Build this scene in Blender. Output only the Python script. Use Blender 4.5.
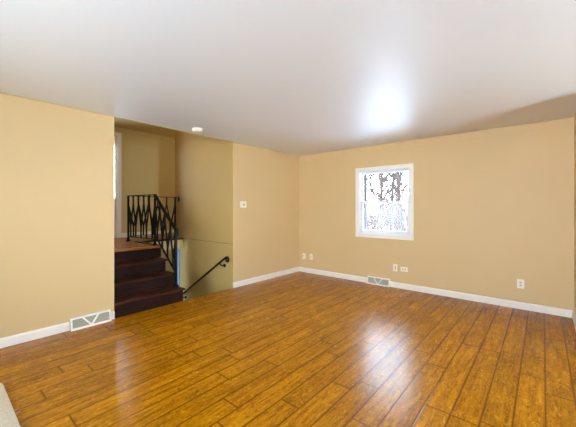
import bpy, bmesh, math, random
from mathutils import Vector, Matrix

random.seed(7)
for _o in list(bpy.data.objects):
    bpy.data.objects.remove(_o, do_unlink=True)
SC = bpy.context.scene
COL = SC.collection

# ------------------------------------------------------------------ camera
CAMZ = 1.337
YAW = math.radians(40.2)
cam_data = bpy.data.cameras.new('camera')
cam_data.sensor_fit = 'HORIZONTAL'
cam_data.sensor_width = 36.0
cam_data.lens = 36.0 * 302.0 / 576.0
cam_data.shift_y = -5.5 / 576.0
cam_data.clip_start = 0.02
cam_data.clip_end = 300
cam = bpy.data.objects.new('camera', cam_data)
COL.objects.link(cam)
cam.location = (0, 0, CAMZ)
cam.rotation_euler = (math.pi / 2, 0, YAW)
SC.camera = cam

# ------------------------------------------------------------------ sky
SKY = 26.0
world = bpy.data.worlds.new('winter_sky')
SC.world = world
world.use_nodes = True
wt = world.node_tree
wt.nodes.clear()
w_out = wt.nodes.new('ShaderNodeOutputWorld')
w_bg = wt.nodes.new('ShaderNodeBackground')
w_tc = wt.nodes.new('ShaderNodeTexCoord')
w_sep = wt.nodes.new('ShaderNodeSeparateXYZ')
w_ramp = wt.nodes.new('ShaderNodeValToRGB')
w_ramp.color_ramp.elements[0].position = 0.0
w_ramp.color_ramp.elements[0].color = (0.84, 0.91, 1.0, 1)
w_ramp.color_ramp.elements[1].position = 0.8
w_ramp.color_ramp.elements[1].color = (0.52, 0.73, 1.0, 1)
wt.links.new(w_tc.outputs['Generated'], w_sep.inputs[0])
wt.links.new(w_sep.outputs['Z'], w_ramp.inputs['Fac'])
wt.links.new(w_ramp.outputs['Color'], w_bg.inputs['Color'])
w_bg.inputs['Strength'].default_value = SKY
wt.links.new(w_bg.outputs[0], w_out.inputs['Surface'])


# ------------------------------------------------------------------ added fill lamps: unseen windows, lower level, hall
def area_light(name, loc, rot, sx, sy, radiance, color):
    d = bpy.data.lights.new(name, 'AREA')
    d.shape = 'RECTANGLE'
    d.size, d.size_y = sx, sy
    d.energy = radiance * math.pi * sx * sy
    d.color = color
    o = bpy.data.objects.new(name, d)
    COL.objects.link(o)
    o.location = loc
    o.rotation_euler = rot
    return o


HP = math.pi / 2
# fill lamp at the added window in the right wall (faces -X) and one in the front wall (faces +Y)
DAY_FILL = (0.56, 0.80, 1.0)
UP_FILL = (0.50, 0.77, 1.0)
area_light('fill_right_window', (2.72, 2.75, 1.5), (0, HP, 0), 1.1, 1.0, 14.0, DAY_FILL)
area_light('fill_front_window', (-0.9, -2.42, 1.45), (HP, 0, 0), 2.1, 1.5, 1.0, DAY_FILL)
# lamps added inside these windows, tilted up to brighten the ceiling
UPT = math.radians(50)
area_light('ceiling_fill_right', (2.5, 2.75, 1.0), (0, HP + UPT, 0), 0.4, 1.0, 14.0, UP_FILL)
area_light('ceiling_fill_front', (-0.9, -2.2, 1.0), (HP + UPT, 0, 0), 2.1, 0.5, 30.0, UP_FILL)
# added lamp without a window, cool fill for the lower level beneath the hall
area_light('lower_level_fill', (-6.05, -0.40, -0.35), (HP, 0, 0), 0.8, 0.8, 55.0, (0.34, 0.6, 1.0))
# bare lamps added to brighten the hall, out of view behind the walls
for _loc, _e in (((-5.2, 0.0, 2.7), 13), ((-5.2, 4.05, 2.6), 10)):
    _d = bpy.data.lights.new('hall_fill', 'POINT')
    _d.energy = _e
    _d.color = (0.96, 0.95, 0.84)
    _d.shadow_soft_size = 0.12
    _l = bpy.data.objects.new('hall_fill', _d)
    COL.objects.link(_l)
    _l.location = _loc
# sky portal of the visible window (guides sampling only)
_p = area_light('sky_portal', (-2.113, 5.21, 1.44), (-HP, 0, 0), 0.9, 1.13, 1.0, (1, 1, 1))
_p.data.cycles.is_portal = True

# ------------------------------------------------------------------ exposure
SC.view_settings.view_transform = 'Standard'
SC.view_settings.look = 'None'
SC.view_settings.gamma = 1.0
SC.view_settings.use_curve_mapping = False
SC.view_settings.exposure = 0.1
SC.cycles.max_bounces = 12
SC.cycles.diffuse_bounces = 8


# ================================================================== materials
def srgb(r, g, b):
    f = lambda c: (c / 255 / 12.92) if c / 255 <= 0.04045 else ((c / 255 + 0.055) / 1.055) ** 2.4
    return (f(r), f(g), f(b), 1.0)


class NT:
    def __init__(self, name):
        self.m = bpy.data.materials.new(name)
        self.m.use_nodes = True
        self.t = self.m.node_tree
        self.t.nodes.clear()
        self.out = self.n('ShaderNodeOutputMaterial')

    def n(self, kind, **kw):
        nd = self.t.nodes.new(kind)
        for k, v in kw.items():
            setattr(nd, k, v)
        return nd

    def link(self, a, b):
        self.t.links.new(a, b)

    def val(self, sock, v):
        if hasattr(v, 'bl_idname') or hasattr(v, 'is_linked'):
            self.link(v, sock)
        else:
            sock.default_value = v

    def math(self, op, a, b=0.0, c=None, clamp=False):
        nd = self.n('ShaderNodeMath', operation=op)
        nd.use_clamp = clamp
        self.val(nd.inputs[0], a)
        self.val(nd.inputs[1], b)
        if c is not None:
            self.val(nd.inputs[2], c)
        return nd.outputs[0]

    def mix(self, fac, a, b, mode='MIX'):
        nd = self.n('ShaderNodeMix', data_type='RGBA', blend_type=mode)
        self.val(nd.inputs['Factor'], fac)
        self.val(nd.inputs[6], a)
        self.val(nd.inputs[7], b)
        return nd.outputs[2]

    def noise(self, vec, scale, detail=4, rough=0.5, dist=0.0):
        nd = self.n('ShaderNodeTexNoise')
        if vec is not None:
            self.link(vec, nd.inputs['Vector'])
        nd.inputs['Scale'].default_value = scale
        nd.inputs['Detail'].default_value = detail
        nd.inputs['Roughness'].default_value = rough
        nd.inputs['Distortion'].default_value = dist
        return nd.outputs['Fac']

    def ramp(self, fac, stops):
        nd = self.n('ShaderNodeValToRGB')
        e = nd.color_ramp.elements
        while len(e) < len(stops):
            e.new(0.5)
        for el, (p, c) in zip(e, stops):
            el.position = p
            el.color = c
        self.link(fac, nd.inputs['Fac'])
        return nd.outputs['Color']

    def mapped(self, scale):
        tc = self.n('ShaderNodeTexCoord')
        mp = self.n('ShaderNodeMapping')
        mp.inputs['Scale'].default_value = scale
        self.link(tc.outputs['Object'], mp.inputs['Vector'])
        return mp.outputs['Vector']

    def bsdf(self, color, rough, spec=0.5, metal=0.0, bump=None, bump_strength=0.1, bump_dist=0.01, coat=0.0, coat_rough=0.1):
        b = self.n('ShaderNodeBsdfPrincipled')
        self.val(b.inputs['Base Color'], color)
        self.val(b.inputs['Roughness'], rough)
        b.inputs['Specular IOR Level'].default_value = spec
        b.inputs['Metallic'].default_value = metal
        b.inputs['Coat Weight'].default_value = coat
        b.inputs['Coat Roughness'].default_value = coat_rough
        if bump is not None:
            bp = self.n('ShaderNodeBump')
            bp.inputs['Strength'].default_value = bump_strength
            bp.inputs['Distance'].default_value = bump_dist
            self.link(bump, bp.inputs['Height'])
            self.link(bp.outputs[0], b.inputs['Normal'])
        self.link(b.outputs[0], self.out.inputs['Surface'])
        return b


def paint(name, col, rough, spec=0.4, var=0.04, bump=0.06, nscale=90.0, coat=0.0, coat_rough=0.3):
    t = NT(name)
    v = t.mapped((1, 1, 1))
    n1 = t.noise(v, 1.3, 3)
    dark = tuple(c * (1 - var) for c in col[:3]) + (1,)
    lite = tuple(min(1, c * (1 + var)) for c in col[:3]) + (1,)
    c = t.mix(n1, dark, lite)
    t.bsdf(c, rough, spec, bump=t.noise(v, nscale, 3), bump_strength=bump, bump_dist=0.004, coat=coat, coat_rough=coat_rough)
    return t.m


def plank_floor(name, x0, width, length, base, dark, seam_col, along='Y', rough=0.255, seed=0.0):
    t = NT(name)
    tc = t.n('ShaderNodeTexCoord')
    sp = t.n('ShaderNodeSeparateXYZ')
    t.link(tc.outputs['Object'], sp.inputs[0])
    X, Y = (sp.outputs['X'], sp.outputs['Y']) if along == 'Y' else (sp.outputs['Y'], sp.outputs['X'])
    u = t.math('DIVIDE', t.math('SUBTRACT', X, x0), width)
    row = t.math('FLOOR', u)
    fu = t.math('SUBTRACT', u, row)
    wn = t.n('ShaderNodeTexWhiteNoise', noise_dimensions='1D')
    t.link(t.math('ADD', row, 13.37 + seed), wn.inputs['W'])
    v = t.math('ADD', t.math('DIVIDE', Y, length), wn.outputs['Value'])
    idx = t.math('FLOOR', v)
    fv = t.math('SUBTRACT', v, idx)
    # distance to the seams in metres
    du = t.math('MULTIPLY', t.math('MINIMUM', fu, t.math('SUBTRACT', 1.0, fu)), width)
    dv = t.math('MULTIPLY', t.math('MINIMUM', fv, t.math('SUBTRACT', 1.0, fv)), length)
    d = t.math('MINIMUM', du, dv)
    seam = t.math('SUBTRACT', 1.0, t.math('DIVIDE', d, 0.0065), clamp=True)
    edge = t.math('SUBTRACT', 1.0, t.math('DIVIDE', d, 0.012), clamp=True)
    # tone of each board
    cv = t.n('ShaderNodeCombineXYZ')
    t.link(row, cv.inputs[0])
    t.link(idx, cv.inputs[1])
    wn2 = t.n('ShaderNodeTexWhiteNoise', noise_dimensions='3D')
    t.link(cv.outputs[0], wn2.inputs['Vector'])
    # figure: long grain plus short curly flecks, shifted per board
    off = t.n('ShaderNodeVectorMath', operation='MULTIPLY_ADD')
    t.link(wn2.outputs['Color'], off.inputs[0])
    off.inputs[1].default_value = (7, 7, 7)
    t.link(tc.outputs['Object'], off.inputs[2])
    mp = t.n('ShaderNodeMapping')
    mp.inputs['Scale'].default_value = (34, 3.2, 1) if along == 'Y' else (3.2, 34, 1)
    t.link(off.outputs[0], mp.inputs['Vector'])
    grain = t.noise(mp.outputs[0], 1.0, 6, 0.6, 0.6)
    mp2 = t.n('ShaderNodeMapping')
    mp2.inputs['Scale'].default_value = (26, 9, 1) if along == 'Y' else (9, 26, 1)
    mp2.inputs['Rotation'].default_value = (0, 0, 0.5)
    t.link(off.outputs[0], mp2.inputs['Vector'])
    curl = t.noise(mp2.outputs[0], 1.6, 5, 0.65, 2.2)
    big = t.noise(off.outputs[0], 2.6, 3, 0.5, 0.4)
    fig = t.math('ADD', t.math('MULTIPLY', grain, 0.45), t.math('MULTIPLY', curl, 0.55))
    g = t.ramp(fig, [(0.39, dark), (0.59, base)])
    tone = t.math('ADD', t.math('MULTIPLY', wn2.outputs['Value'], 0.26), t.math('MULTIPLY', big, 0.42))
    tone = t.math('ADD', tone, 0.68)
    cc = t.n('ShaderNodeVectorMath', operation='SCALE')
    t.link(g, cc.inputs[0])
    t.link(tone, cc.inputs['Scale'])
    c = t.mix(t.math('MULTIPLY', edge, 0.75), cc.outputs[0], dark)
    c = t.mix(t.math('MULTIPLY', seam, 0.9), c, seam_col)
    mp3 = t.n('ShaderNodeMapping')
    mp3.inputs['Scale'].default_value = (16, 5, 1) if along == 'Y' else (5, 16, 1)
    t.link(off.outputs[0], mp3.inputs['Vector'])
    scrape = t.noise(mp3.outputs[0], 1.0, 2, 0.5, 0.3)
    h = t.math('ADD', t.math('MULTIPLY', scrape, 0.5), t.math('MULTIPLY', curl, 0.10))
    h = t.math('SUBTRACT', h, t.math('MULTIPLY', seam, 0.6))
    rg = t.math('ADD', t.math('MULTIPLY', curl, 0.14), rough - 0.07)
    t.bsdf(c, rg, 0.25, bump=h, bump_strength=0.25, bump_dist=0.004)
    return t.m


def wood_dark(name, a, b, rough=0.42):
    t = NT(name)
    v = t.mapped((18, 2.2, 18))
    g = t.noise(v, 1.6, 6, 0.62, 1.0)
    c = t.ramp(g, [(0.3, a), (0.7, b)])
    t.bsdf(c, rough, 0.14, bump=g, bump_strength=0.12, bump_dist=0.003)
    return t.m


def plain(name, col, rough=0.4, spec=0.5, metal=0.0, var=0.05, nscale=25.0, bump=0.03):
    t = NT(name)
    v = t.mapped((1, 1, 1))
    n1 = t.noise(v, nscale, 3)
    dark = tuple(c * (1 - var) for c in col[:3]) + (1,)
    lite = tuple(min(1, c * (1 + var)) for c in col[:3]) + (1,)
    t.bsdf(t.mix(n1, dark, lite), rough, spec, metal, bump=n1, bump_strength=bump, bump_dist=0.002)
    return t.m


def glass_mat(name, haze):
    t = NT(name)
    tr = t.n('ShaderNodeBsdfTransparent')
    tr.inputs[0].default_value = (0.97, 0.985, 0.98, 1)
    gl = t.n('ShaderNodeBsdfGlossy')
    gl.inputs['Roughness'].default_value = 0.02
    fr = t.n('ShaderNodeFresnel')
    fr.inputs['IOR'].default_value = 1.45
    body = tr.outputs[0]
    if haze > 0:
        tl = t.n('ShaderNodeBsdfTranslucent')
        tl.inputs[0].default_value = (0.9, 0.92, 0.95, 1)
        mh = t.n('ShaderNodeMixShader')
        nz = t.noise(t.mapped((1, 1, 1)), 2.2, 3)
        t.link(t.math('MULTIPLY', nz, 2 * haze), mh.inputs[0])
        t.link(body, mh.inputs[1])
        t.link(tl.outputs[0], mh.inputs[2])
        body = mh.outputs[0]
    mx = t.n('ShaderNodeMixShader')
    t.link(fr.outputs[0], mx.inputs[0])
    t.link(body, mx.inputs[1])
    t.link(gl.outputs[0], mx.inputs[2])
    t.link(mx.outputs[0], t.out.inputs['Surface'])
    return t.m


def rug_mat():
    t = NT('rug_pile_beige')
    v = t.mapped((1, 1, 1))
    a = t.noise(v, 60, 4, 0.7)
    b = t.noise(v, 9, 3)
    c = t.mix(a, srgb(168, 146, 116), srgb(240, 224, 198))
    c = t.mix(t.math('MULTIPLY', b, 0.4), c, srgb(205, 182, 150))
    t.bsdf(c, 0.95, 0.1, bump=t.noise(v, 140, 3, 0.7), bump_strength=0.8, bump_dist=0.01)
    return t.m


def snow_mat():
    t = NT('snow_and_leaves')
    v = t.mapped((1, 1, 1))
    a = t.noise(v, 0.55, 6, 0.65)
    c = t.ramp(a, [(0.36, srgb(176, 140, 112)), (0.47, (0.82, 0.84, 0.9, 1))])
    t.bsdf(c, 0.9, 0.2, bump=t.noise(v, 3, 5), bump_strength=0.3, bump_dist=0.1)
    return t.m


def bark_mat(name, a, b):
    t = NT(name)
    v = t.mapped((9, 9, 2))
    g = t.noise(v, 2.0, 5, 0.65)
    t.bsdf(t.ramp(g, [(0.3, a), (0.7, b)]), 0.9, 0.2, bump=g, bump_strength=0.5, bump_dist=0.02)
    return t.m


M = {}
M['wall'] = paint('paint_tan', srgb(211, 180, 130), 0.5, 0.35)
M['hall'] = paint('paint_hall_tan', srgb(206, 185, 128), 0.6, 0.3)
M['wall_shaded'] = paint('paint_tan_shaded', srgb(198, 165, 100), 0.55, 0.3)  # wall tan darkened to carry the shade of the stairwell side
M['ceiling'] = paint('paint_ceiling', srgb(224, 228, 232), 0.60, 1.0, var=0.015, bump=0.03, coat=1.0, coat_rough=0.42)
M['trim'] = paint('paint_trim_white', srgb(240, 232, 220), 0.35, 0.45, var=0.015, bump=0.02)
M['cream'] = paint('paint_fascia_cream', srgb(224, 208, 150), 0.5, 0.3)
M['floor'] = plank_floor('plank_floor', 0.012, 0.157, 1.22, srgb(187, 120, 0), srgb(122, 68, 0), srgb(84, 38, 0))
M['floor_up'] = plank_floor('plank_floor_hall', 0.05, 0.09, 1.4, srgb(204, 144, 72), srgb(158, 96, 38), srgb(70, 30, 10))
M['stair'] = wood_dark('stair_wood_dark', srgb(18, 7, 4), srgb(50, 22, 12), 0.55)
M['tread'] = wood_dark('stair_tread_wood', srgb(40, 17, 9), srgb(84, 44, 24), 0.4)
M['nosing'] = wood_dark('landing_nosing_wood', srgb(150, 78, 24), srgb(196, 116, 44), 0.3)
M['iron'] = plain('black_iron', srgb(13, 12, 12), 0.5, 0.25, 0.0, 0.15, 40, 0.1)
M['vinyl'] = plain('white_vinyl', srgb(238, 238, 240), 0.35, 0.4, var=0.01)
M['plate'] = plain('ivory_plastic', srgb(238, 230, 214), 0.35, 0.45, var=0.01)
M['recept'] = plain('receptacle_plastic', srgb(214, 204, 186), 0.35, 0.45, var=0.02)
M['slot'] = plain('dark_slot', srgb(40, 34, 30), 0.6)
M['seam'] = plain('seam_shadow_brown', srgb(132, 108, 66), 0.7)  # brown stands for the shadow line of the wall seam
M['blue'] = paint('paint_blue_light', srgb(150, 178, 206), 0.45, 0.3)  # cool light of the lower level put into the colour
M['dial'] = plain('thermostat_dial', srgb(178, 168, 150), 0.35, 0.5)
M['ventw'] = plain('vent_enamel', srgb(240, 234, 224), 0.4, 0.4, var=0.02)
M['grille'] = plain('vent_grille_metal', srgb(188, 180, 154), 0.5, 0.4, var=0.05)
M['ventdark'] = plain('vent_inside', srgb(96, 94, 82), 0.8)
M['glass'] = glass_mat('window_glass', 0.0)
M['hazy'] = glass_mat('window_glass_glare', 0.03)  # translucent haze imitates glare washing out the lower pane
M['rug'] = rug_mat()
M['snow'] = snow_mat()
M['bark'] = bark_mat('bark_brown', srgb(30, 22, 20), srgb(70, 55, 47))
M['bark2'] = bark_mat('bark_grey', srgb(28, 26, 30), srgb(62, 58, 62))
M['brush'] = bark_mat('brush_twigs', srgb(40, 25, 18), srgb(66, 44, 32))
M['brick'] = plain('brown_outer_trim', srgb(50, 34, 27), 0.8, 0.2, var=0.2, nscale=12, bump=0.3)
M['metal'] = plain('brushed_metal', srgb(190, 186, 178), 0.3, 0.5, 0.9)


# ================================================================== geometry helpers
def box(bm, a, b, bev=0.0, seg=2):
    x0, y0, z0 = [min(p, q) for p, q in zip(a, b)]
    x1, y1, z1 = [max(p, q) for p, q in zip(a, b)]
    vs = [bm.verts.new(p) for p in ((x0, y0, z0), (x1, y0, z0), (x1, y1, z0), (x0, y1, z0), (x0, y0, z1), (x1, y0, z1), (x1, y1, z1), (x0, y1, z1))]
    fs = [bm.faces.new([vs[i] for i in q]) for q in ((0, 3, 2, 1), (4, 5, 6, 7), (0, 1, 5, 4), (1, 2, 6, 5), (2, 3, 7, 6), (3, 0, 4, 7))]
    if bev > 0:
        es = list({e for f in fs for e in f.edges})
        bmesh.ops.bevel(bm, geom=es, offset=bev, segments=seg, profile=0.6, affect='EDGES')
    return vs


def prism(bm, pts, ext):
    """closed polygon pts (3D, planar) extruded by vector ext"""
    n = len(pts)
    a = [bm.verts.new(p) for p in pts]
    b = [bm.verts.new(Vector(p) + Vector(ext)) for p in pts]
    bm.faces.new(a[::-1])
    bm.faces.new(b)
    for i in range(n):
        j = (i + 1) % n
        bm.faces.new((a[i], a[j], b[j], b[i]))


def sweep(bm, pts, prof, up=(0, 0, 1), radii=None, cap=True):
    """sweep a closed 2-D profile [(side, up)] along a polyline"""
    pts = [Vector(p) for p in pts]
    rings = []
    up = Vector(up)
    for i, p in enumerate(pts):
        if i == 0:
            t = pts[1] - pts[0]
        elif i == len(pts) - 1:
            t = pts[-1] - pts[-2]
        else:
            t = (pts[i + 1] - p).normalized() + (p - pts[i - 1]).normalized()
        t = t.normalized()
        s = t.cross(up)
        if s.length < 1e-4:
            s = t.cross(Vector((1, 0, 0)))
            if s.length < 1e-4:
                s = t.cross(Vector((0, 1, 0)))
        s.normalize()
        u = s.cross(t).normalized()
        k = radii[i] if radii else 1.0
        rings.append([bm.verts.new(p + s * (a * k) + u * (b * k)) for a, b in prof])
    n = len(prof)
    for r0, r1 in zip(rings, rings[1:]):
        for i in range(n):
            j = (i + 1) % n
            bm.faces.new((r0[i], r0[j], r1[j], r1[i]))
    if cap:
        bm.faces.new(rings[0][::-1])
        bm.faces.new(rings[-1])


def circ(r, n=10):
    return [(r * math.cos(2 * math.pi * i / n), r * math.sin(2 * math.pi * i / n)) for i in range(n)]


def rect(w, h):
    return [(-w / 2, -h / 2), (w / 2, -h / 2), (w / 2, h / 2), (-w / 2, h / 2)]


def lathe(bm, prof, center, axis='Z', n=32, sign=1):
    """profile [(r, h)] spun about an axis through center"""
    cx, cy, cz = center
    rings = []
    for r, h in prof:
        ring = []
        for i in range(n):
            a = 2 * math.pi * i / n
            p, q = r * math.cos(a), r * math.sin(a)
            h2 = h * sign
            if axis == 'Z':
                co = (cx + p, cy + q, cz + h2)
            elif axis == 'Y':
                co = (cx + p, cy + h2, cz + q)
            else:
                co = (cx + h2, cy + p, cz + q)
            ring.append(bm.verts.new(co))
        rings.append(ring)
    for r0, r1 in zip(rings, rings[1:]):
        for i in range(n):
            j = (i + 1) % n
            bm.faces.new((r0[i], r0[j], r1[j], r1[i]))
    bm.faces.new(rings[0])
    bm.faces.new(rings[-1])


def world_loc(o):
    v = Vector((0, 0, 0))
    while o is not None:
        v += o.location
        o = o.parent
    return v


def obj(name, bm, mat, parent=None, loc=None, smooth=False):
    """link a bmesh given in world coordinates as one mesh object (child of parent)"""
    bmesh.ops.recalc_face_normals(bm, faces=bm.faces[:])
    base = world_loc(parent) if parent is not None else Vector((0, 0, 0))
    l = Vector(loc) if loc is not None else base.copy()
    bmesh.ops.translate(bm, verts=bm.verts[:], vec=-l)
    me = bpy.data.meshes.new(name)
    bm.to_mesh(me)
    bm.free()
    me.materials.append(M[mat])
    if smooth:
        for p in me.polygons:
            p.use_smooth = True
        try:
            me.set_sharp_from_angle(angle=math.radians(35))
        except Exception:
            pass
    o = bpy.data.objects.new(name, me)
    COL.objects.link(o)
    o.location = l - base
    if parent is not None:
        o.parent = parent
    return o


def tag(o, label, cat, group=None, kind=None):
    o['label'] = label
    o['category'] = cat
    if group:
        o['group'] = group
    if kind:
        o['kind'] = kind
    return o


def thing(name, loc, label, cat, group=None):
    o = bpy.data.objects.new(name, None)
    o.empty_display_size = 0.05
    COL.objects.link(o)
    o.location = loc
    return tag(o, label, cat, group)


def struct(name, bm, mat, label, parent=None, smooth=False):
    o = obj(name, bm, mat, parent, smooth=smooth)
    if parent is None:
        cat = name.split('_')[0]
        tag(o, label, cat, kind='structure')
    return o


def B(*boxes, bev=0.0):
    bm = bmesh.new()
    for a, b in boxes:
        box(bm, a, b, bev)
    return bm


# ================================================================== the setting
XL, YB, XR, H = -3.96, 5.046, 0.285, 2.44      # left wall, back wall, right wall, ceiling
YS0, YS1 = 1.432, 3.262                        # stair opening in the left wall
ZU = 0.732                                     # upper hall floor
ZUC = 2.98                                     # upper hall ceiling
XH = -6.60                                     # hall wall
XW = -5.53                                     # far edge of the stairwell
YE = 2.40                                      # edge of the landing beside the well
XE, YF = 2.70, -2.40                           # open side of the room beside / behind the camera
ZB = -1.26                                     # lower level floor

struct('floor', B(((XL, YF - .1, -.12), (XE + .1, YB + .12, 0))), 'floor', 'glossy orange brown plank floor of the empty room')
struct('ceiling', B(((XL, YF - .1, H), (XE + .1, YB + .12, H + .14))), 'ceiling', 'smooth off white satin ceiling')
struct('wall_left', B(((XL - .12, YF - .1, 0), (XL, YS0, H))), 'wall', 'tan wall left of the stair opening')
struct('wall_left_rear', B(((XL - .12, YS1 + .004, -.0), (XL, YB + .12, H))), 'wall', 'tan wall between the stair opening and the far corner')

WX0, WX1, WZ0, WZ1 = -2.567, -1.660, 0.873, 2.000   # opening of the window in the back wall
struct('wall_back', B(((XL - .12, YB, 0), (WX0, YB + .13, H)), ((WX1, YB, 0), (XR + .12, YB + .13, H)),
                      ((WX0, YB, 0), (WX1, YB + .13, WZ0)), ((WX0, YB, WZ1), (WX1, YB + .13, H))), 'wall', 'tan wall with the window')
struct('wall_right', B(((XR, 3.95, 0), (XR + .12, YB, H)), ((XR + .12, 3.95, 0), (XE, 4.07, H))), 'wall', 'tan wall meeting the window wall at the right corner')
struct('wall_side', B(((XE, YF, 0), (XE + .1, 2.2, H)), ((XE, 3.3, 0), (XE + .1, 4.07, H)),
                      ((XE, 2.2, 0), (XE + .1, 3.3, .95)), ((XE, 2.2, 2.05), (XE + .1, 3.3, H))), 'wall', 'tan side wall with an added window')
struct('wall_front', B(((XL, YF - .1, 0), (-2.0, YF, H)), ((0.2, YF - .1, 0), (XE + .1, YF, H)),
                       ((-2.0, YF - .1, 0), (0.2, YF, .67)), ((-2.0, YF - .1, 2.23), (0.2, YF, H))), 'wall', 'tan front wall with an added wide window')
# stairwell shell
struct('wall_stair', B(((-5.815, YS1, ZB), (XL - .12, YS1 + .11, ZUC)), ((XL - .12, YS1, ZB), (XL - .001, YS1 + .004, H))), 'wall_shaded', 'tan side wall of the stairwell with the iron handrail')
struct('wall_hall', B(((XH - .12, -.5, ZB), (XH, 1.60, ZUC)), ((XH - .12, 2.455, ZB), (XH, 4.6, ZUC)),
                      ((XH - .12, 1.60, ZB), (XH, 2.455, ZU)), ((XH - .12, 1.60, 2.80), (XH, 2.455, ZUC))), 'hall', 'tan hall wall behind the railing')
struct('wall_hall_left', B(((XH - .12, -.62, ZB), (XL, -.5, ZUC + .1))), 'hall', 'tan end wall of the hall')
struct('wall_hall_right', B(((XH - .12, 4.6, ZB), (XL - .12, 4.72, ZUC))), 'hall', 'tan far end wall of the hall')
struct('wall_header', B(((XL - .02, -.5, H + .012), (XL + .1, 4.72, ZUC + .1))), 'hall', 'header above the stair opening')
struct('wall_foundation', B(((XL, -.5, ZB), (XL + .12, 4.72, -.12)), ((XL - .06, -.5, ZB), (XL, YE - .02, -.005))), 'hall', 'wall below the room floor')
struct('wall_under_landing', B(((XW + .12, 2.28, ZB), (-4.78, YE - .02, ZU - .2))), 'hall', 'wall under the landing beside the well')
struct('wall_under_hall', B(((-5.53, -.5, ZB), (-5.41, YE - .02, ZU - .2))), 'hall', 'wall under the hall floor')
struct('wall_below_stair', B(((-4.78, 2.25, ZB), (XL - .06, 2.33, -.006))), 'hall', 'wall below the dark stairs')
struct('wall_stair_left', B(((-4.9, YS0 - .12, 0), (XL - .12, YS0 - .004, ZUC))), 'hall', 'wall at the left of the dark stairs')
struct('ceiling_upper', B(((XH - .12, -.62, ZUC), (XL, 4.72, ZUC + .1))), 'hall', 'tan hall ceiling beyond the stair opening')
struct('floor_upper', B(((XH, -.5, ZU - .2), (-4.74, YE, ZU)), ((XH, YE, ZU - .2), (XW, 4.6, ZU))), 'floor_up', 'orange wood hall floor at the top of the stairs')
struct('floor_lower', B(((XH - .1, -.6, ZB - .1), (XL + .1, 4.7, ZB))), 'floor_up', 'lower level floor at the foot of the stairwell')
# edges of the landing
struct('trim_1', B(((XW, YE + .001, ZU - .20), (XW + .014, YS1 - .001, ZU - .025))), 'cream', 'cream fascia below the hall floor at the well')
bm = bmesh.new()
box(bm, (XW - .03, YE + .0, ZU + .001), (XW + .03, YS1 - .001, ZU + .012), .004)
box(bm, (XW, YE, ZU - .025), (XW + .03, YS1 - .001, ZU + .004), .004)
box(bm, (XW - .03, YE - .055, ZU + .001), (-4.73, YE + .025, ZU + .012), .004)
struct('trim_2', bm, 'tread', 'dark brown wood edge around the stairwell')
struct('trim_3', B(((-5.81, YS1 - .004, ZU - .004), (XL - .001, YS1 + .001, ZU + .004)), bev=.002), 'seam', 'thin horizontal seam on the stairwell wall')
struct('trim_4', B(((XL - .012, -.5, H - .004), (XL + .02, 4.7, H + .02))), 'hall', 'thin corner strip where the ceiling ends at the stair opening')

struct('trim_painted_light', B(((-5.72, YS1 - .016, ZB), (-5.635, YS1 + .001, ZU - .21)), bev=.003), 'blue', 'added pale blue strip painted as cool light on the stairwell wall end')  # added strip, its blue stands for cool light grazing the wall end


def baseboard(name, a, b, nrm, label, h=.092, t=.015, z=0.0):
    a, b, nrm = Vector(a), Vector(b), Vector(nrm)
    bm = bmesh.new()
    a.z = b.z = z
    prof = [(0, 0), (t, 0), (t, h - .018), (t * .72, h - .006), (t * .45, h), (0, h)]
    prism(bm, [a + nrm * p + Vector((0, 0, q)) for p, q in prof], b - a)
    return struct(name, bm, 'trim', label)


VL0, VL1 = 0.978, 1.385        # floor register of the left wall
VB0, VB1 = -2.39, -1.985       # floor register of the back wall
baseboard('baseboard_left', (XL, YF, 0), (XL, VL0, 0), (1, 0, 0), 'white baseboard along the left wall')
baseboard('baseboard_left_end', (XL, VL1, 0), (XL, YS0, 0), (1, 0, 0), 'short white baseboard between floor vent and stairs')
baseboard('baseboard_left_rear', (XL, YS1, 0), (XL, YB, 0), (1, 0, 0), 'white baseboard from stairwell to far corner')
baseboard('baseboard_back', (XL, YB, 0), (VB0, YB, 0), (0, -1, 0), 'white baseboard left of the vent under the window')
baseboard('baseboard_back_right', (VB1, YB, 0), (XR, YB, 0), (0, -1, 0), 'long white baseboard right of the vent under the window')
baseboard('baseboard_right', (XR, 3.95, 0), (XR, YB - .014, 0), (-1, 0, 0), 'white baseboard on the right wall')
baseboard('baseboard_hall', (XH, 2.515, 0), (XH, 4.6, 0), (1, 0, 0), 'white baseboard of the hall behind the railing', z=ZU)

# ------------------------------------------------------------------ hall door (white, glazed) at the left end of the hall
d1 = bpy.data.objects.new('door_1', None)
COL.objects.link(d1)
d1.location = (XH, 2.03, ZU)
tag(d1, 'white glazed door and casing at the left end of the hall', 'door', kind='structure')
obj('door_casing', B(((XH, 2.455, ZU), (XH + .022, 2.517, 2.865)), ((XH, 1.54, ZU), (XH + .022, 1.60, 2.865)), ((XH, 1.60, 2.80), (XH + .022, 2.455, 2.865)),
                     ((XH - .12, 2.440, ZU), (XH + .004, 2.458, 2.81)), ((XH - .12, 1.597, ZU), (XH + .004, 1.615, 2.81)), bev=.003), 'trim', d1)
obj('door_leaf', B(((XH - .085, 1.615, ZU), (XH - .04, 2.25, 2.80)), ((XH - .085, 2.415, ZU), (XH - .04, 2.44, 2.80)),
                   ((XH - .085, 2.25, ZU), (XH - .04, 2.415, ZU + .8)), ((XH - .085, 2.25, 2.62), (XH - .04, 2.415, 2.80))), 'trim', d1)
obj('pane', B(((XH - .066, 2.25, ZU + .8), (XH - .060, 2.415, 2.62))), 'glass', d1)
bm = bmesh.new()
lathe(bm, [(.012, 0), (.012, .03), (.028, .045), (.03, .06), (.018, .075)], (XH - .04, 1.675, ZU + 1.0), 'X', 20)
obj('door_knob', bm, 'metal', d1, smooth=True)

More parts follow.
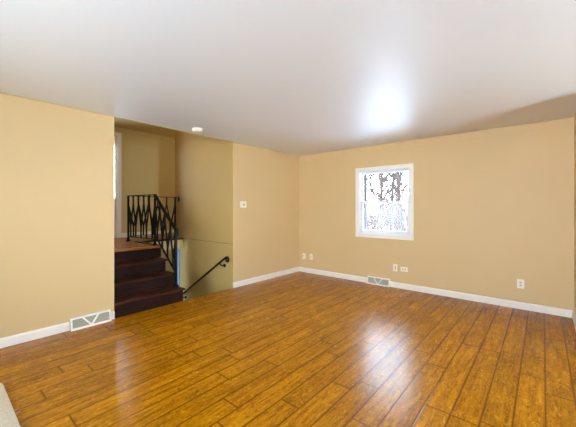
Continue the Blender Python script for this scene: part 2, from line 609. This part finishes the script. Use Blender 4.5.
# ------------------------------------------------------------------ window in the back wall
w1 = bpy.data.objects.new('window_1', None)
COL.objects.link(w1)
w1.location = ((WX0 + WX1) / 2, YB, WZ0)
tag(w1, 'white double hung window with bare trees outside', 'window', kind='structure')
ca = .062
bm = bmesh.new()
y0, y1 = YB - .020, YB
box(bm, (WX0 - ca, y0, WZ0 - ca), (WX0 + .004, y1, WZ1 + ca), .004)
box(bm, (WX1 - .004, y0, WZ0 - ca), (WX1 + ca, y1, WZ1 + ca), .004)
box(bm, (WX0, y0 + .001, WZ1 - .004), (WX1, y1, WZ1 + ca - .001), .004)
box(bm, (WX0, y0 + .001, WZ0 - ca + .001), (WX1, y1, WZ0 + .004), .004)
obj('window_casing', bm, 'trim', w1)
bm = bmesh.new()
jd = .13
box(bm, (WX0, YB, WZ0), (WX0 + .014, YB + jd, WZ1))
box(bm, (WX1 - .014, YB, WZ0), (WX1, YB + jd, WZ1))
box(bm, (WX0, YB, WZ1 - .014), (WX1, YB + jd, WZ1))
box(bm, (WX0, YB, WZ0), (WX1, YB + jd, WZ0 + .018))
# stops
box(bm, (WX0 + .014, YB + .012, WZ0), (WX0 + .026, YB + .03, WZ1))
box(bm, (WX1 - .026, YB + .012, WZ0), (WX1 - .014, YB + .03, WZ1))
obj('window_jamb', bm, 'vinyl', w1)


def sash(name, x0, x1, z0, z1, ya, yb, st, top, bot, glass):
    bm = bmesh.new()
    box(bm, (x0, ya, z0), (x0 + st, yb, z1), .003)
    box(bm, (x1 - st, ya, z0), (x1, yb, z1), .003)
    box(bm, (x0 + st - .004, ya + .001, z0), (x1 - st + .004, yb - .001, z0 + bot), .003)
    box(bm, (x0 + st - .004, ya + .001, z1 - top), (x1 - st + .004, yb - .001, z1), .003)
    s = obj(name, bm, 'vinyl', w1)
    obj('pane', B(((x0 + st - .006, (ya + yb) / 2 - .003, z0 + bot - .006), (x1 - st + .006, (ya + yb) / 2 + .003, z1 - top + .006))), glass, s)
    return s


zm = 1.435
sash('upper_sash', WX0 + .014, WX1 - .014, zm - .012, WZ1 - .014, YB + .074, YB + .104, .034, .036, .036, 'glass')
ls = sash('lower_sash', WX0 + .022, WX1 - .022, WZ0 + .018, zm + .026, YB + .036, YB + .068, .040, .036, .052, 'hazy')
bm = bmesh.new()
box(bm, (-2.15, YB + .040, zm + .026), (-2.08, YB + .064, zm + .034), .002)
lathe(bm, [(.014, 0), (.014, .010), (.009, .014)], (-2.115, YB + .052, zm + .034), 'Z', 16)
box(bm, (-2.12, YB + .022, zm + .040), (-2.11, YB + .052, zm + .047), .002)
obj('sash_lock', bm, 'vinyl', ls)
# brown outer mould of the window seen through the glass
bm = bmesh.new()
box(bm, (WX0 - .05, YB + .13, WZ0 - .05), (WX0 + .062, YB + .20, WZ1 + .05))
box(bm, (WX1 - .058, YB + .13, WZ0 - .05), (WX1 + .05, YB + .20, WZ1 + .05))
box(bm, (WX0 - .05, YB + .13, WZ1 - .01), (WX1 + .05, YB + .20, WZ1 + .05))
obj('outer_mould', bm, 'brick', w1)
bm = bmesh.new()
prism(bm, [(WX0 - .05, YB + .13, WZ0 - .03), (WX0 - .05, YB + .24, WZ0 - .05), (WX0 - .05, YB + .24, WZ0 - .01), (WX0 - .05, YB + .13, WZ0 + .015)], (WX1 - WX0 + .1, 0, 0))
obj('outer_sill', bm, 'vinyl', w1)

# windows added out of view to bring light into the room
for nm, lab, ax in (('window_added_side', 'unseen window added in the side wall', 'x'), ('window_added_front', 'unseen wide window added in the front wall', 'y')):
    r = bpy.data.objects.new(nm, None)
    COL.objects.link(r)
    tag(r, lab, 'window', kind='structure')
    bm = bmesh.new()
    bg = bmesh.new()
    if ax == 'x':
        r.location = (XE, 2.75, .95)
        for (ya, yb, za, zb) in ((2.14, 2.22, .89, 2.11), (3.28, 3.36, .89, 2.11), (2.22, 3.28, .89, .97), (2.22, 3.28, 2.03, 2.11)):
            box(bm, (XE - .02, ya, za), (XE + .1, yb, zb), .003)
        box(bg, (XE + .005, 2.21, .96), (XE + .011, 3.29, 2.04))
    else:
        r.location = (-0.9, YF, .67)
        for (xa, xb, za, zb) in ((-2.06, -1.98, .61, 2.29), (.18, .26, .61, 2.29), (-1.98, .18, .61, .69), (-1.98, .18, 2.21, 2.29)):
            box(bm, (xa, YF - .1, za), (xb, YF + .02, zb), .003)
        box(bg, (-1.99, YF - .061, .68), (.19, YF - .055, 2.22))
    obj('window_frame', bm, 'vinyl', r)
    obj('pane', bg, 'glass', r)

# ================================================================== staircase up to the hall
st = thing('staircase', (XL, 1.9, 0), 'short flight of dark brown wooden stairs rising through the left opening', 'stairs')
RISE, RUN = ZU / 4, .25
for k in range(4):
    xf = XL - RUN * k
    z0, z1 = RISE * k, RISE * (k + 1)
    bm = bmesh.new()
    box(bm, (xf - .02, YS0, z0), (xf, 2.345 if k < 3 else YE, z1 - .029))
    # return of the riser on the open side
    box(bm, (xf - RUN + .001 if k < 3 else xf - .02, 2.325, z0), (xf - .02, 2.345, z1 - .03))
    obj('riser', bm, 'stair', st)
    bm = bmesh.new()
    if k < 3:
        box(bm, (xf - RUN - .001, YS0, z1 - .03), (xf + .026, 2.370, z1), .009, 3)
        obj('tread', bm, 'tread', st)
    else:
        box(bm, (xf - .05, YS0, z1 - .03), (xf + .026, YE, z1 + .002), .009, 3)
        o = obj('landing_nosing', bm, 'nosing', st)
        o['label'] = 'orange brown wood edge at the top of the stairs'
bm = bmesh.new()
prism(bm, [(XL - .02, 2.318, 0), (XL - .02, 2.318, RISE - .03), (XL - RUN - .02, 2.318, RISE - .03), (XL - RUN - .02, 2.318, 2 * RISE - .03), (XL - 2 * RUN - .02, 2.318, 2 * RISE - .03),
           (XL - 2 * RUN - .02, 2.318, 3 * RISE - .03), (XL - 3 * RUN, 2.318, 3 * RISE - .03), (XL - 3 * RUN, 2.318, 0)], (0, .02, 0))
obj('stringer', bm, 'stair', st)

# flight down to the lower level, mostly hidden below the floor edge
sd = thing('lower_staircase', (XL, 2.8, 0), 'stairs going down beside the side wall, below the iron handrail', 'stairs')
sd['kind'] = 'structure'
for k in range(6):
    xf = XL - .10 - .275 * k
    z = -.18 * (k + 1)
    obj('tread', B(((xf - .29, YE - .015, z - .03), (xf + .02, YS1 - .003, z)), bev=.006), 'tread', sd)
    obj('riser', B(((xf - .0, YE - .015, z), (xf + .018, YS1 - .003, z + .15))), 'stair', sd)

# ================================================================== iron stair railing
PA, PB, PC, PN = Vector((-5.65, 2.275, ZU)), Vector((-4.80, 2.345, ZU)), Vector((-5.65, 3.17, ZU)), Vector((-4.14, 2.335, RISE))
HR = .82
rl = thing('stair_railing', (-4.9, 2.34, ZU), 'black wrought iron railing with zigzag balusters around the stair landing', 'railing')


def post(p, h, base=True, half=.014):
    bm = bmesh.new()
    box(bm, (p.x - half, p.y - half, p.z), (p.x + half, p.y + half, p.z + h), .002)
    o = obj('post', bm, 'iron', rl)
    if base:
        bm = bmesh.new()
        lathe(bm, [(.042, 0), (.042, .006), (.034, .016), (.022, .04), (.016, .075)], (p.x, p.y, p.z), 'Z', 20)
        obj('base_shoe', bm, 'iron', o, smooth=True)
    return o


post(PA + Vector((0, 0, .012)), HR - .012)
post(PB, HR)
post(Vector((PC.x, PC.y, ZU + .012)), HR - .012)
post(PN, HR + .01, half=.017)
UP = Vector((0, 0, 1))


def bar(name, pts, w, h):
    bm = bmesh.new()
    sweep(bm, pts, rect(w, h))
    return obj(name, bm, 'iron', rl)


TOPZ = Vector((0, 0, HR))
bar('top_rail', [PA + TOPZ, PB + TOPZ], .034, .012)
END = Vector((PC.x, YS1 - .012, ZU))
bm = bmesh.new()
sweep(bm, [PA + TOPZ, END + TOPZ], rect(.030, .012))
box(bm, (END.x - .012, END.y - .012, ZU + HR - .085), (END.x + .012, END.y + .008, ZU + HR))
obj('top_rail', bm, 'iron', rl)
LO = Vector((0, 0, .10))
bar('bottom_rail', [PA + LO, PB + LO], .026, .012)
bar('bottom_rail', [PA + LO, Vector((PC.x, PC.y, ZU)) + LO], .026, .012)
# sloping hand rail with a turned down end
NT_ = PN + Vector((0, 0, HR))
pts = [PB + TOPZ]
d = (NT_ - (PB + TOPZ))
pts += [PB + TOPZ + d * .5, NT_ + Vector((0, 0, .02))]
for a in (25, 50, 75, 90):
    r = .032
    aa = math.radians(a)
    pts.append(NT_ + Vector((r * math.sin(aa) + .008, 0, .02 - r * (1 - math.cos(aa)) - .02 * a / 90)))
pts.append(pts[-1] + Vector((.0, 0, -.05)))
bm = bmesh.new()
sweep(bm, pts, [(-.022, -.014), (.022, -.014), (.025, .002), (.016, .015), (-.016, .015), (-.025, .002)], up=(0, -1, 0) if False else (.3, 0, 1))
obj('hand_rail', bm, 'iron', rl)
SB0, SB1 = PB + Vector((0, 0, .165)), PN + Vector((0, 0, .20))
bar('bottom_rail', [SB0, SB1], .026, .012)


def zigzag(a0, a1, b0, b1, n, hold=.16):
    """n pairs of bars between a top line a0-a1 and a bottom line b0-b1"""
    for k in range(n):
        for (ta, tb) in ((k / n, (k + .5) / n), ((k + 1) / n, (k + .5) / n)):
            p, q = a0.lerp(a1, ta), b0.lerp(b1, tb)
            # short upright run at either end, then the slanting part
            pu = Vector((p.x, p.y, p.z + (q.z - p.z) * hold * 1.25))
            qu = Vector((q.x, q.y, q.z + (p.z - q.z) * hold * 1.5))
            bm = bmesh.new()
            sweep(bm, [p, pu, qu, q], rect(.021, .019), up=(0, 1, 0) if abs(a1.x - a0.x) > abs(a1.y - a0.y) else (1, 0, 0))
            obj('baluster', bm, 'iron', rl)


zigzag(PA + TOPZ, PB + TOPZ, PA + LO, PB + LO, 5)
zigzag(PA + TOPZ, PC + TOPZ, PA + LO, PC + LO, 5)
zigzag(PB + TOPZ, NT_, SB0, SB1, 4)

# ================================================================== wall handrail of the lower flight
hx0, hz0, hx1, hz1, hy = -4.065, .512, -5.50, -.405, YS1 - .062
hr = thing('wall_handrail', (-4.7, hy, .1), 'black iron handrail with a scrolled end sloping down the stairwell wall', 'handrail')
dirv = Vector((hx0 - hx1, 0, hz0 - hz1)).normalized()
nrm = Vector((dirv.z, 0, -dirv.x))            # below the rail, towards +x
pts = [Vector((hx1, hy, hz1)), Vector((hx0, hy, hz0))]
rad = [1, 1]
cen = Vector((hx0, hy, hz0)) + nrm * .046
for i in range(1, 26):
    a = i * math.radians(18)
    r = .046 * (1 - .60 * i / 25)
    pts.append(cen + (-nrm * math.cos(a) + dirv * math.sin(a)) * r + dirv * .0)
    rad.append(1 - .25 * i / 25)
bm = bmesh.new()
sweep(bm, pts, circ(.017, 10), up=(0, 1, 0), radii=rad)
obj('rail', bm, 'iron', hr, smooth=True)
for t in (.12, .97):
    p = Vector((hx0, hy, hz0)).lerp(Vector((hx1, hy, hz1)), t)
    bm = bmesh.new()
    pp = []
    for i in range(13):
        a = math.radians(-10 + i * 17)
        pp.append(p + Vector((.0 + .018 * (1 - math.cos(a)) * 1.6, 0, 0)) + Vector((0, (YS1 - hy) * min(1, (i / 12) ** 1.3), 0)) + Vector((0, 0, -.012 - .030 * math.sin(min(a, math.pi * .75)) - .02 * i / 12)))
    pp[-1].y = YS1
    sweep(bm, pp, circ(.011, 8), up=(.1, .2, 1))
    o = obj('bracket', bm, 'iron', hr, smooth=True)
    bm = bmesh.new()
    e = pp[-1]
    lathe(bm, [(.032, 0), (.032, .006), (.025, .014), (.014, .020)], (e.x, YS1, e.z), 'Y', 18, -1)
    obj('bracket_rosette', bm, 'iron', o, smooth=True)


# ================================================================== floor registers
def register(wall, u0, u1, label):
    """white baseboard register with a V motif; wall 'L' runs along y on the left wall, 'B' along x on the back wall"""
    def P(u, d, z):
        return Vector((XL + d, u, z)) if wall == 'L' else Vector((u, YB - d, z))
    h, d0, d1 = .128, .058, .030          # height, depth at the floor, depth at the top
    um = (u0 + u1) / 2
    base = P(um, 0, 0)
    t = thing('floor_register', base, label, 'air vent', 'baseboard air vents')
    face = lambda u, z, o=0.0: P(u, d0 + (d1 - d0) * z / h + o, z)
    ext = lambda v: (P(0, v, 0) - P(0, 0, 0))
    bm = bmesh.new()
    fb = .017
    def strip(a, b, c, e, th=.006):
        prism(bm, [face(*a), face(*b), face(*c), face(*e)], ext(-th))
    strip((u0, 0), (u1, 0), (u1, fb * 1.25), (u0, fb * 1.25))
    strip((u0, h - fb), (u1, h - fb), (u1, h), (u0, h))
    strip((u0, fb), (u0 + fb, fb), (u0 + fb, h - fb), (u0, h - fb))
    strip((u1 - fb, fb), (u1, fb), (u1, h - fb), (u1 - fb, h - fb))
    # top and both ends
    prism(bm, [P(u0, 0, h), P(u0, d1, h), P(u0, d1, h - .006), P(u0, 0, h - .006)], P(u1, 0, 0) - P(u0, 0, 0))
    for ua, ub in ((u0, u0 + .005), (u1 - .005, u1)):
        prism(bm, [P(ua, 0, 0), P(ua, d0, 0), P(ua, d1, h), P(ua, 0, h)], P(ub, 0, 0) - P(ua, 0, 0))
    obj('register_frame', bm, 'ventw', t)
    bm = bmesh.new()
    L = u1 - u0
    vb = u0 + .49 * L
    for vt in (u0 + .29 * L, u0 + .68 * L):
        w = .011
        prism(bm, [face(vt - w, h - fb + .004, .002), face(vt + w, h - fb + .004, .002), face(vb + w, fb, .002), face(vb - w, fb, .002)], ext(-.008))
    obj('v_bars', bm, 'ventw', t)
    bm = bmesh.new()
    n = 44
    for i in range(n):
        u = u0 + fb + (L - 2 * fb) * (i + .5) / n
        prism(bm, [face(u - .0022, fb, -.003), face(u + .0022, fb, -.003), face(u + .0022, h - fb, -.003), face(u - .0022, h - fb, -.003)], ext(-.008))
    for z in (.045, .065, .085):
        prism(bm, [face(u0 + fb, z - .0014, -.004), face(u1 - fb, z - .0014, -.004), face(u1 - fb, z + .0014, -.004), face(u0 + fb, z + .0014, -.004)], ext(-.005))
    obj('grille', bm, 'grille', t)
    bm = bmesh.new()
    prism(bm, [face(u0 + .006, .006, -.016), face(u1 - .006, .006, -.016), face(u1 - .006, h - .008, -.016), face(u0 + .006, h - .008, -.016)], ext(-.003))
    obj('damper', bm, 'ventdark', t)


register('L', VL0 + .003, VL1 - .003, 'white floor vent with a V motif at the left wall near the stairs')
register('B', VB0 + .003, VB1 - .003, 'white floor vent with a V motif under the window')


# ================================================================== wall plates of the back wall
def plate(name, x, z, w, h, label, cat, kind, group='wall plates along the back wall'):
    yw = YB
    t = thing(name, (x, yw, z), label, cat, group)
    bm = bmesh.new()
    box(bm, (x - w / 2, yw - .006, z - h / 2), (x + w / 2, yw, z + h / 2), .003, 2)
    p = obj('cover_plate', bm, 'plate', t)
    y = yw - .006

    def recept(cx, cz, horizontal):
        bm = bmesh.new()
        a, b = (.033, .030) if not horizontal else (.030, .033)
        prof = []
        for i in range(24):
            an = 2 * math.pi * i / 24
            c, s = math.cos(an), math.sin(an)
            if horizontal:
                prof.append((cx + max(-.0125, min(.0125, .017 * c)), y, cz + .017 * s))
            else:
                prof.append((cx + .017 * c, y, cz + max(-.0125, min(.0125, .017 * s))))
        prism(bm, prof, (0, -.003, 0))
        o = obj('receptacle', bm, 'recept', t)
        bm = bmesh.new()
        if horizontal:
            box(bm, (cx - .006, y - .0036, cz - .008), (cx + .004, y - .002, cz - .005))
            box(bm, (cx - .006, y - .0036, cz + .005), (cx + .004, y - .002, cz + .008))
            lathe(bm, [(.0026, 0), (.0026, .0016)], (cx + .009, y - .0036, cz), 'Y', 10)
        else:
            box(bm, (cx - .008, y - .0036, cz - .004), (cx - .005, y - .002, cz + .006))
            box(bm, (cx + .005, y - .0036, cz - .004), (cx + .008, y - .002, cz + .006))
            lathe(bm, [(.0026, 0), (.0026, .0016)], (cx, y - .0036, cz - .009), 'Y', 10)
        obj('slots', bm, 'slot', o)

    if kind == 'duplex':
        recept(x, z + .0195, False)
        recept(x, z - .0195, False)
    elif kind == 'duplex_h':
        recept(x - .0195, z, True)
        recept(x + .0195, z, True)
    elif kind == 'jack':
        bm = bmesh.new()
        box(bm, (x - .020, y - .016, z - .026), (x + .020, y, z + .026), .004)
        o = obj('jack_body', bm, 'plate', t)
        bm = bmesh.new()
        box(bm, (x - .008, y - .0172, z + .004), (x + .008, y - .015, z + .020))
        obj('jack_socket', bm, 'slot', o)
    elif kind == 'blank':
        bm = bmesh.new()
        box(bm, (x - .017, y - .003, z - .033), (x + .017, y, z + .033), .001)
        obj('insert', bm, 'recept', t)
    elif kind == 'switch':
        bm = bmesh.new()
        box(bm, (x - .006, y - .0012, z - .024), (x + .006, y + .001, z + .024))
        o = obj('slot', bm, 'slot', t)
        bm = bmesh.new()
        box(bm, (x - .004, y - .010, z - .002), (x + .004, y, z + .012), .001)
        obj('toggle', bm, 'recept', o)
    for dz in ((-.0435, .0435) if kind in ('switch', 'blank', 'jack') else (0,)):
        bm = bmesh.new()
        lathe(bm, [(.003, 0), (.003, .001), (.002, .0016)], (x, y, z + dz), 'Y', 10, -1)
        obj('screw', bm, 'metal', p)


plate('phone_jack', -3.822, .328, .072, .117, 'ivory phone jack with dark socket beside the far corner', 'wall plate', 'jack')
plate('wall_plate', -3.640, .336, .070, .115, 'plain ivory wall plate second from the far corner', 'wall plate', 'blank')
plate('wall_switch', -1.900, .333, .072, .120, 'upright ivory plate with dark centre slot, right of the floor vent', 'wall plate', 'switch')
plate('power_outlet', -1.752, .325, .118, .074, 'sideways ivory outlet beside the upright slotted plate', 'outlet', 'duplex_h')
plate('power_outlet', -.228, .332, .078, .120, 'single upright ivory outlet alone near the right corner', 'outlet', 'duplex')

# ================================================================== thermostat (left wall between stairwell and corner)
th = thing('thermostat', (XL, 3.49, 1.397), 'small square white thermostat on the wall right of the stairwell', 'thermostat')
bm = bmesh.new()
box(bm, (XL, 3.425, 1.340), (XL + .006, 3.600, 1.454), .002)
obj('mounting_plate', bm, 'wall', th)
bm = bmesh.new()
box(bm, (XL + .006, 3.405, 1.345), (XL + .034, 3.535, 1.450), .006, 3)
bd = obj('body', bm, 'plate', th)
bm = bmesh.new()
lathe(bm, [(.022, 0), (.022, .006), (.018, .010)], (XL + .034, 3.468, 1.397), 'X', 24)
obj('dial', bm, 'dial', bd, smooth=True)

# ================================================================== smoke detector
sm = thing('smoke_detector', (-3.68, 2.40, H), 'round white smoke detector on the ceiling above the stair opening', 'smoke detector')
bm = bmesh.new()
lathe(bm, [(.074, 0), (.074, .010), (.070, .013)], (-3.68, 2.40, H), 'Z', 40, -1)
obj('mounting_base', bm, 'plate', sm, smooth=True)
bm = bmesh.new()
lathe(bm, [(.066, .013), (.068, .018), (.066, .036), (.058, .046), (.030, .050), (.004, .050)], (-3.68, 2.40, H), 'Z', 40, -1)
hd = obj('housing', bm, 'plate', sm, smooth=True)
bm = bmesh.new()
for i in range(24):
    a = 2 * math.pi * i / 24
    c, s = math.cos(a), math.sin(a)
    q = Vector((-s, c, 0)) * .005
    ctr = Vector((-3.68 + .0675 * c, 2.40 + .0675 * s, H - .032))
    o_ = Vector((c, s, 0)) * .0015
    prism(bm, [ctr - q, ctr + q, ctr + q + Vector((0, 0, .008)), ctr - q + Vector((0, 0, .008))], o_)
obj('vent_slots', bm, 'recept', hd)
bm = bmesh.new()
lathe(bm, [(.012, .049), (.012, .053), (.009, .0545)], (-3.655, 2.42, H), 'Z', 20, -1)
obj('test_button', bm, 'recept', hd, smooth=True)


# ================================================================== carpet corner on the floor, lower left
def rug():
    x0, x1, y0, y1, r = -3.17, -1.55, -1.25, .352, .11
    n = 120
    bm = bmesh.new()
    grid = {}
    nx, ny = 90, 90
    def inside(x, y):
        # pull points into a rectangle with rounded corners
        cx = min(max(x, x0 + r), x1 - r)
        cy = min(max(y, y0 + r), y1 - r)
        v = Vector((x - cx, y - cy))
        if v.length > r:
            v = v.normalized() * r
        return cx + v.x, cy + v.y
    rnd = random.Random(3)
    for i in range(nx + 1):
        for j in range(ny + 1):
            u, v = i / nx, j / ny
            u = .5 - .5 * math.cos(math.pi * u)
            v = .5 - .5 * math.cos(math.pi * v)
            x, y = inside(x0 + (x1 - x0) * u, y0 + (y1 - y0) * v)
            e = min(i, nx - i, j, ny - j)
            z = .022 * min(1, (e / 3.0)) ** .5 + (rnd.uniform(-.002, .002) if e > 1 else 0)
            grid[i, j] = bm.verts.new((x, y, .001 + z))
    for i in range(nx):
        for j in range(ny):
            try:
                bm.faces.new((grid[i, j], grid[i + 1, j], grid[i + 1, j + 1], grid[i, j + 1]))
            except ValueError:
                pass
    bmesh.ops.remove_doubles(bm, verts=bm.verts[:], dist=1e-5)
    o = obj('carpet_piece', bm, 'rug', None, loc=((x0 + x1) / 2, (y0 + y1) / 2, 0), smooth=True)
    tag(o, 'beige flecked carpet corner lying on the planks at lower left', 'carpet')
    for k in range(3):
        a = Vector((-2.62 + rnd.uniform(-.03, .03), .352 + rnd.uniform(-.004, .004), .004))
        b = a + Vector((rnd.uniform(-.02, .02), rnd.uniform(.015, .035), .002))
        bm = bmesh.new()
        sweep(bm, [a, (a + b) / 2 + Vector((.004, 0, .004)), b], circ(.0012, 5))
        obj('loose_thread', bm, 'rug', o)


rug()

# ================================================================== outside: ground, trees, brush
fwd = Vector((-math.sin(YAW), math.cos(YAW), 0))
rgt = Vector((math.cos(YAW), math.sin(YAW), 0))
bm = bmesh.new()
ng = 40
rg_ = random.Random(11)
gv = {}
for i in range(ng + 1):
    for j in range(ng + 1):
        x, y = -45 + 80 * i / ng, YB + .14 + 70 * j / ng
        gv[i, j] = bm.verts.new((x, y, -.35 + rg_.uniform(-.08, .08) + max(0, y - 14) * .030))
for i in range(ng):
    for j in range(ng):
        bm.faces.new((gv[i, j], gv[i + 1, j], gv[i + 1, j + 1], gv[i, j + 1]))
struct('ground', bm, 'snow', 'snowy ground with leaf litter outside the window')


def gz(x, y):
    return -.35 + max(0, y - 14) * .030


def tree(px, depth, rad, h, lean, label, mat, seed, levels=3, fork=None):
    rnd = random.Random(seed)
    lat = (px - 288) / 302
    p = (fwd + rgt * lat) * depth
    root = Vector((p.x, p.y, gz(p.x, p.y) - .1))
    bt, bb = bmesh.new(), bmesh.new()

    def limb(bm, a, d, ln, r, lev):
        pts, rr = [a], [r]
        n = 5
        dd = d.normalized()
        for i in range(n):
            dd = (dd + Vector((rnd.uniform(-1, 1), rnd.uniform(-1, 1), rnd.uniform(-.4, .7))) * (.014 if lev == 0 else .16)).normalized()
            pts.append(pts[-1] + dd * ln / n)
            rr.append(r * (1 - .16 * (i + 1) if lev else 1 - .12 * (i + 1)))
        sweep(bm, pts, circ(1.0, 7 if lev == 0 else 5), up=(1, .2, .1), radii=rr, cap=True)
        if lev < levels:
            for k in range({0: 10, 1: 5, 2: 3}.get(lev, 3)):
                t = rnd.uniform(.16, .62) if lev == 0 else rnd.uniform(.2, 1.0)
                i = min(n - 1, int(t * n))
                q = pts[i].lerp(pts[i + 1], t * n - i)
                ang = rnd.uniform(0, 2 * math.pi)
                side = (rgt * math.cos(ang) + fwd * math.sin(ang) * .6)
                nd = dd * rnd.uniform(.3, .9) + side * rnd.uniform(.6, 1.1) + Vector((0, 0, rnd.uniform(-.1, .45)))
                limb(bb, q, nd, ln * rnd.uniform(.34, .58), max(.017, rr[i] * rnd.uniform(.30, .5)), lev + 1)

    limb(bt, root, Vector((0, 0, 1)) + rgt * lean, h, rad, 0)
    if fork:
        ft, fl = fork
        q = root + (Vector((0, 0, 1)) + rgt * lean).normalized() * ft
        limb(bt, q, Vector((0, 0, 1)) + rgt * fl, h - ft, rad * .8, 0)
    t = obj('tree', bt, mat, None, loc=root, smooth=True)
    tag(t, label, 'tree', 'bare trees outside the window')
    obj('branches', bb, mat, t)


tree(371, 12.5, .055, 6.0, -.16, 'thin bare tree leaning left, first from the left window frame', 'bark', 1)
tree(379.5, 13.5, .08, 6.0, .02, 'stout bare tree left of the window centre, second from the left', 'bark', 2, fork=None)
tree(390, 15.5, .08, 6.0, .06, 'straight grey bare tree at the centre of the window', 'bark2', 3)
tree(400.3, 14, .085, 6.0, -.02, 'thickest bare trunk seen right of the window centre', 'bark', 4)
tree(404, 15.5, .06, 6.0, -.10, 'dark bare tree leaning left just behind the thickest trunk', 'bark2', 5)
tree(408.5, 12.5, .10, 6.0, .03, 'bare tree beside the right window frame', 'bark', 6)
tree(385.5, 24, .09, 9.0, -.12, 'distant slim bare tree between the second and the centre trunk', 'bark2', 8, levels=2)
tree(396, 26, .09, 10.0, .10, 'distant slim bare tree between the centre and the thickest trunk', 'bark', 9, levels=2)

bm = bmesh.new()
rb = random.Random(21)
for k in range(450):
    px = 356 + 64 * rb.random() ** 1.5
    dpt = rb.uniform(15, 34)
    lat = (px - 288) / 302
    p = (fwd + rgt * lat) * dpt
    a = Vector((p.x, p.y, gz(p.x, p.y) - .05))
    for s in range(2):
        d_ = Vector((rb.uniform(-.5, .5), rb.uniform(-.5, .5), 1)).normalized()
        ln = rb.uniform(.5, 1.9) * (1.25 - .7 * (px - 356) / 64)
        m_ = a + d_ * ln * .5 + Vector((rb.uniform(-.1, .1), rb.uniform(-.1, .1), 0))
        sweep(bm, [a, m_, a + d_ * ln], circ(1, 3), up=(1, .2, .1), radii=[.018, .012, .005], cap=False)
for k in range(60):
    px = rb.uniform(358, 414)
    dpt = rb.uniform(16, 30)
    p = (fwd + rgt * ((px - 288) / 302)) * dpt
    a = Vector((p.x, p.y, gz(p.x, p.y) - .05))
    d_ = (Vector((0, 0, 1)) + rgt * rb.uniform(-.55, .55)).normalized()
    ln = rb.uniform(2.5, 5.0)
    m_ = a + d_ * ln * .5 + rgt * rb.uniform(-.25, .25)
    sweep(bm, [a, m_, a + d_ * ln + rgt * rb.uniform(-.3, .3)], circ(1, 4), up=(1, .2, .1), radii=[.036, .030, .018], cap=False)
o = obj('brush', bm, 'brush', None)
tag(o, 'tangle of brown leafless brush below the trees outside', 'brush', kind='stuff')
